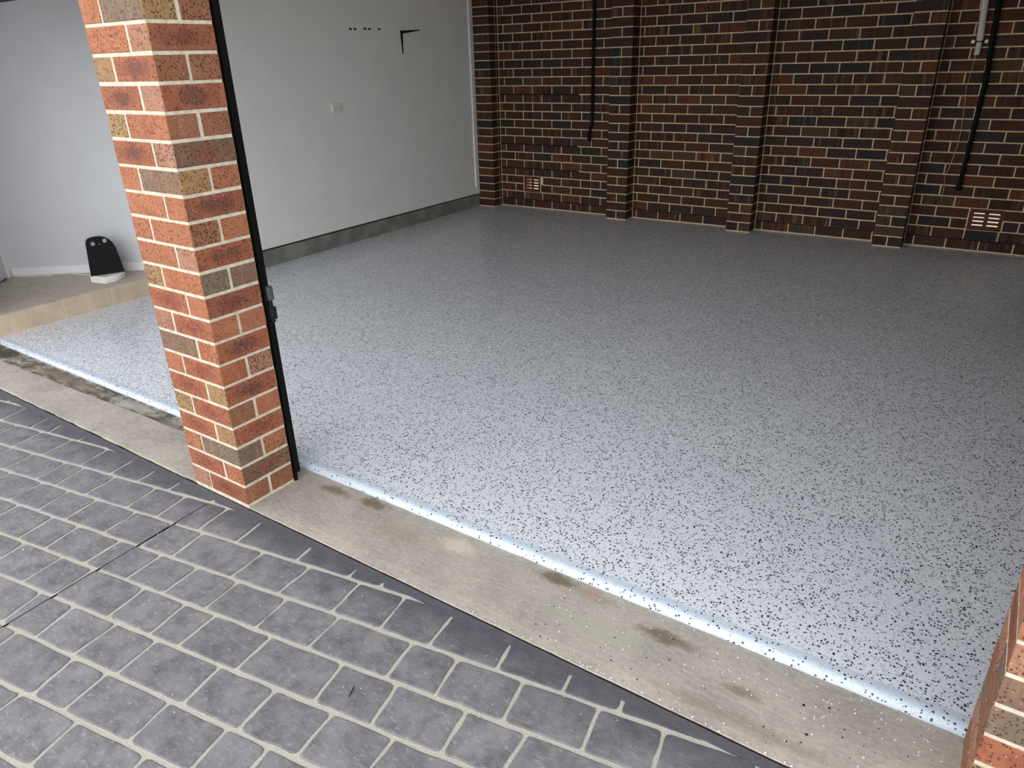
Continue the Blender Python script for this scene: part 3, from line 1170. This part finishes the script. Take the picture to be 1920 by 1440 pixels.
# ------------------------------------------------------------------ things on the walls
ob = empty('power_outlet', (XW, 3.403, 1.232))
tag(ob, 'white double power outlet on the white wall', 'power outlet')
t = bmesh.new()
cbox(t, 0.0, 0.011, -0.06, 0.06, -0.037, 0.037, 0.003, 2)
obj('plate', t, M_WHITEPLASTIC, ob)
for s in (-1, 1):
    t = bmesh.new()
    cbox(t, 0.010, 0.013, s * 0.028 - 0.020, s * 0.028 + 0.020, -0.026, 0.012, 0.001)
    so = obj('socket', t, M_WHITEPLASTIC, ob)
    for dy, dz, rz in ((-0.009, 0.0, 0.5), (0.009, 0.0, -0.5), (0, -0.014, 0)):
        t = bmesh.new()
        box(t, 0.0, 0.0008, -0.0012, 0.0012, -0.005, 0.005)
        bmesh.ops.rotate(t, matrix=Matrix.Rotation(rz, 3, 'X'), verts=t.verts)
        bmesh.ops.translate(t, verts=t.verts, vec=(0.0128, s * 0.028 + dy, -0.004 + dz))
        obj('pin_slot', t, M_GRILLE, so)
    t = bmesh.new()
    cbox(t, 0.010, 0.016, s * 0.028 - 0.006, s * 0.028 + 0.006, 0.018, 0.032, 0.001)
    obj('switch', t, M_WHITEPLASTIC, ob)

br = empty('shelf_bracket', (XW, 4.335, 1.85))
tag(br, 'black L-shaped shelf bracket alone on the white wall', 'bracket')
t = bmesh.new()     # wall leg, tapering downwards
prism(t, [(0, -0.013), (0.008, -0.013), (0.008, 0.013), (0, 0.013)], -0.19, 0.012)
for v in t.verts:
    if v.co.z < -0.1:
        v.co.y *= 0.35
        v.co.x *= 0.6
bmesh.ops.recalc_face_normals(t, faces=t.faces[:])
obj('wall_leg', t, M_BLACK, br)
t = bmesh.new()     # arm out from the wall, tapering to its tip
vs = [(0.0, -0.012, -0.014), (0.0, 0.012, -0.014), (0.0, 0.012, 0.012), (0.0, -0.012, 0.012),
      (0.235, -0.004, 0.004), (0.235, 0.004, 0.004), (0.235, 0.004, 0.012), (0.235, -0.004, 0.012)]
V = [t.verts.new(v) for v in vs]
for q in ((0, 1, 2, 3), (7, 6, 5, 4), (0, 4, 5, 1), (1, 5, 6, 2), (2, 6, 7, 3), (3, 7, 4, 0)):
    t.faces.new([V[i] for i in q])
bmesh.ops.recalc_face_normals(t, faces=t.faces[:])
obj('arm', t, M_BLACK, br)


def wall_pt(x, z, v=0.0):
    """point in front of the back wall (v metres towards the camera)"""
    return Vector((x, WORG.y + 0.0099 * (x + 3.0) - v, z))


# left black pole
o = empty('black_pole', wall_pt(-1.512, 0.79, 0.02))
tag(o, 'thin upright black pole with a hooked foot, left of the second brick pier', 'pole', 'black poles on the back wall')
org = wall_pt(-1.512, 0.79, 0.02)
t = bmesh.new()
tube(t, [(0, 0, 1.65), (0, 0, 0.30), (-0.002, 0, 0.16)], 0.0155, 8)
obj('shaft', t, M_BLACK, o)
t = bmesh.new()
tube(t, [(-0.002, 0, 0.165), (-0.012, -0.004, 0.12), (-0.034, -0.006, 0.06), (-0.03, -0.006, 0.03), (-0.018, -0.004, -0.008)], [0.014, 0.015, 0.018, 0.02, 0.018], 8)
obj('hooked_foot', t, M_BLACK, o)
# right black pole, leaning
o = empty('black_pole', wall_pt(1.876, 0.535, 0.02))
tag(o, 'long black pole hanging down to the wall vent, right of the white pipe', 'pole', 'black poles on the back wall')
t = bmesh.new()
tube(t, [(0.006, 0, 0.0), (0.004, 0, 0.06), (0.018, 0, 0.80), (-0.012, 0, 1.36), (-0.04, 0, 1.90)], [0.018, 0.016, 0.0195, 0.021, 0.022], 10)
obj('shaft', t, M_BLACK, o)
t = bmesh.new()
cbox(t, -0.021, 0.021, -0.016, 0.016, -0.02, 0.03, 0.004)
obj('end_cap', t, M_BLACK, o)

# white pipe with a saddle clip
pp = empty('conduit_pipe', wall_pt(1.796, 1.527, 0.0))
tag(pp, 'white plastic conduit pipe ending high on the back wall at right', 'pipe')
t = bmesh.new()
tube(t, [(0.0, -0.028, 0.0), (0.0, -0.028, 0.105), ], 0.0205, 16)
obj('lower_pipe', t, M_PVC, pp, smooth=False)
t = bmesh.new()
tube(t, [(0.0, -0.028, 0.10), (-0.024, -0.028, 0.40), (-0.06, -0.028, 0.88)], 0.0245, 16)
obj('upper_pipe', t, M_PVC, pp, smooth=False)
t = bmesh.new()
cbox(t, -0.045, 0.045, -0.008, 0.0, 0.082, 0.104, 0.002)
tube(t, [(0.026 * math.cos(a), -0.028 - 0.0 - 0.026 * math.sin(a), 0.093) for a in [math.pi * k / 8 for k in range(9)]], 0.0045, 6)
sd = obj('saddle_clip', t, M_BLACK, pp)
for s in (-1, 1):
    t = bmesh.new()
    bmesh.ops.create_cone(t, cap_ends=True, segments=14, radius1=0.0155, radius2=0.012, depth=0.012)
    bmesh.ops.rotate(t, matrix=Matrix.Rotation(math.pi / 2, 3, 'X'), verts=t.verts)
    bmesh.ops.translate(t, verts=t.verts, vec=(s * 0.044, -0.014, 0.093))
    obj('screw_cap', t, M_WHITEPLASTIC, sd)

t = bmesh.new()
wp = [(1.790, 1.53), (1.784, 1.42), (1.774, 1.291), (1.786, 1.20), (1.792, 1.115), (1.803, 0.995), (1.803, 0.864), (1.79, 0.76), (1.775, 0.672), (1.760, 0.62), (1.772, 0.54), (1.772, 0.447)]
tube(t, [wall_pt(x, z, 0.012 + 0.004 * math.sin(z * 9)) for x, z in wp], 0.0024, 5)
wi = obj('hanging_wire', t, M_CORD)
tag(wi, 'thin pale wire hanging down from the white conduit pipe', 'wire')

# ------------------------------------------------------------------ fan heater on the landing
FU = Vector((0.395, 0.919, 0)).normalized()       # along the face, left to right
FN = Vector((0.919, -0.395, 0)).normalized()      # out of the face
ht = bpy.data.objects.new('fan_heater', None)
COL.objects.link(ht)
ht.empty_display_size = 0.05
ht.matrix_world = Matrix(((FU.x, -FN.x, 0, -3.239), (FU.y, -FN.y, 0, 1.111), (0, 0, 1, ZL), (0, 0, 0, 1)))
tag(ht, 'black fan heater with a white base standing on the tiled landing', 'heater')
# body outline in the face plane (u, z above the tiles)
outline = [(0.0, 0.045), (0.229, 0.045), (0.207, 0.235), (0.198, 0.268), (0.180, 0.296), (0.158, 0.314), (0.130, 0.324),
           (0.095, 0.327), (0.062, 0.323), (0.038, 0.314), (0.026, 0.300), (0.021, 0.280)]
bm = bmesh.new()
layers = [(-0.0, 0.94), (-0.012, 1.0)] and [(0.0, 1.0, 0.0), (0.10, 0.96, 0.0), (0.13, 0.86, 0.0)]
rings = []
cu, cz = 0.115, 0.045
for dep, k, _ in layers:
    rings.append([bm.verts.new((cu + (u - cu) * k, dep, cz + (z - cz) * k)) for u, z in outline])
for A, B in zip(rings, rings[1:]):
    for i in range(len(A)):
        j = (i + 1) % len(A)
        bm.faces.new((A[i], A[j], B[j], B[i]))
bm.faces.new(rings[0][::-1])
bm.faces.new(rings[-1])
bmesh.ops.recalc_face_normals(bm, faces=bm.faces[:])
fe = [e_ for e_ in bm.edges if all(abs(v.co.y) < 1e-6 for v in e_.verts)]
bmesh.ops.bevel(bm, geom=fe, offset=0.005, segments=2, affect='EDGES')
obj('body_shell', bm, M_BLACKPLASTIC, ht)
bm = bmesh.new()
base = [(-0.006, 0.020), (0.080, -0.094), (0.150, -0.066), (0.205, -0.025), (0.232, 0.020), (0.228, 0.13), (0.002, 0.13)]
fs = prism(bm, base, 0.0, 0.050)
for v in bm.verts:
    if v.co.z > 0.04 and v.co.y < -0.01:
        v.co.y *= 0.78
        v.co.z -= 0.006
    if v.co.z < 0.01 and v.co.x > 0.19 and v.co.y < 0.05:
        v.co.x -= 0.012
bmesh.ops.recalc_face_normals(bm, faces=bm.faces[:])
bmesh.ops.bevel(bm, geom=list(bm.edges), offset=0.003, segments=2, affect='EDGES')
obj('base', bm, M_WHITEPLASTIC, ht)


def disc(r1, r2, dep, u, z, y0, mat, name, seg=20, parent=ht):
    t = bmesh.new()
    bmesh.ops.create_cone(t, cap_ends=True, segments=seg, radius1=r1, radius2=r2, depth=dep)
    bmesh.ops.rotate(t, matrix=Matrix.Rotation(math.pi / 2, 3, 'X'), verts=t.verts)
    bmesh.ops.translate(t, verts=t.verts, vec=(u, y0 - dep / 2, z))
    return obj(name, t, mat, parent)


for u, z in ((0.068, 0.282), (0.147, 0.294)):
    k = disc(0.0160, 0.0130, 0.014, u, z, 0.0, M_SILVER, 'knob')
    disc(0.010, 0.009, 0.004, u, z, -0.014, M_SILVER, 'knob_cap', parent=k)
disc(0.0045, 0.004, 0.003, 0.109, 0.272, 0.0, M_RED, 'indicator_light')
t = bmesh.new()
for R_, r_ in ((0.058, 0.004), (0.042, 0.002), (0.026, 0.002), (0.011, 0.002)):
    n = 28
    pts = [Vector((0.108 + R_ * math.cos(2 * math.pi * k / n), -0.002, 0.160 + R_ * 1.05 * math.sin(2 * math.pi * k / n))) for k in range(n + 1)]
    tt = bmesh.new()
    tube(tt, pts, r_, 6, cap=False)
    merge(t, tt)
for k in range(8):
    a = math.pi * k / 4
    tt = bmesh.new()
    tube(tt, [(0.108 + 0.01 * math.cos(a), -0.002, 0.160 + 0.01 * math.sin(a)), (0.108 + 0.058 * math.cos(a), -0.002, 0.160 + 0.060 * math.sin(a))], 0.0016, 5)
    merge(t, tt)
obj('grille', t, M_GRILLE, ht)

t = bmesh.new()
cp = [(-3.968, 0.885), (-3.90, 0.915), (-3.788, 0.985), (-3.734, 1.035), (-3.755, 1.080), (-3.706, 1.125), (-3.659, 1.155), (-3.566, 1.167), (-3.466, 1.200), (-3.36, 1.215)]
P3 = []
for i in range(len(cp) - 1):
    for k in range(4):
        f = k / 4
        P3.append((cp[i][0] * (1 - f) + cp[i + 1][0] * f, cp[i][1] * (1 - f) + cp[i + 1][1] * f, ZL + 0.0042))
P3.append((cp[-1][0], cp[-1][1], ZL + 0.0042))
tube(t, P3, 0.004, 6)
bmesh.ops.transform(t, matrix=ht.matrix_world.inverted(), verts=t.verts)
obj('power_cord', t, M_WHITEPLASTIC, ht)

# ------------------------------------------------------------------ small litter
rng = random.Random(31)


def chips(name, mat, spots, zf, label):
    t = bmesh.new()
    for (x, y, s, mi) in spots:
        n = 5
        a0 = rng.uniform(0, 6)
        z = zf(x, y)
        prism(t, [(x + s * rng.uniform(0.6, 1) * math.cos(a0 + 2 * math.pi * k / n), y + s * rng.uniform(0.6, 1) * math.sin(a0 + 2 * math.pi * k / n)) for k in range(n)], z, z + 0.0012, mi)
    o = obj(name, t, mat)
    tag(o, label, 'paint flakes', kind='stuff')


sp = []
for i in range(150):
    x = 1.1 + 1.3 * rng.random() ** 0.7
    y = rng.choice((rng.uniform(0.02, 0.30), rng.uniform(0.16, 0.31)))
    sp.append((x, y, rng.uniform(0.0012, 0.0032), 0))
for i in range(40):
    sp.append((rng.uniform(1.0, 2.1), rng.uniform(0.002, 0.014), rng.uniform(0.0015, 0.0045), 0))
for i in range(45):
    sp.append((rng.uniform(1.3, 2.4), rng.uniform(0.03, 0.3), rng.uniform(0.0012, 0.003), 1))
sp += [(2.07, 0.205, 0.005, 1), (2.13, 0.232, 0.004, 1), (2.10, 0.115, 0.005, 1)]
chips('strip_flakes', [M_WHITEPLASTIC, M_GRILLE], sp, lambda x, y: 0.0002, 'loose white and black paint flakes scattered on the concrete strip')
chips('paver_flakes', [M_WHITEPLASTIC], [(-0.50, -0.62, 0.004, 0), (1.02, -0.40, 0.002, 0)] + [(rng.uniform(-1.4, 1.9), rng.uniform(-0.9, -0.05), rng.uniform(0.0008, 0.002), 0) for i in range(130)],
      lambda x, y: ZD, 'tiny white paint flakes scattered over the charcoal pavers')
t = bmesh.new()
c0 = Vector((1.011, -0.425, ZD + 0.003))
tube(t, [c0 + Vector((-0.010, 0.020, 0.0)), c0 + Vector((-0.004, 0.008, 0.003)), c0 + Vector((0.002, -0.006, 0.003)), c0 + Vector((0.004, -0.020, 0.0))], [0.0008, 0.0024, 0.0022, 0.0008], 6)
tag(obj('dry_twig', t, M_TWIG), 'small dark dry twig lying on a charcoal paver', 'twig')
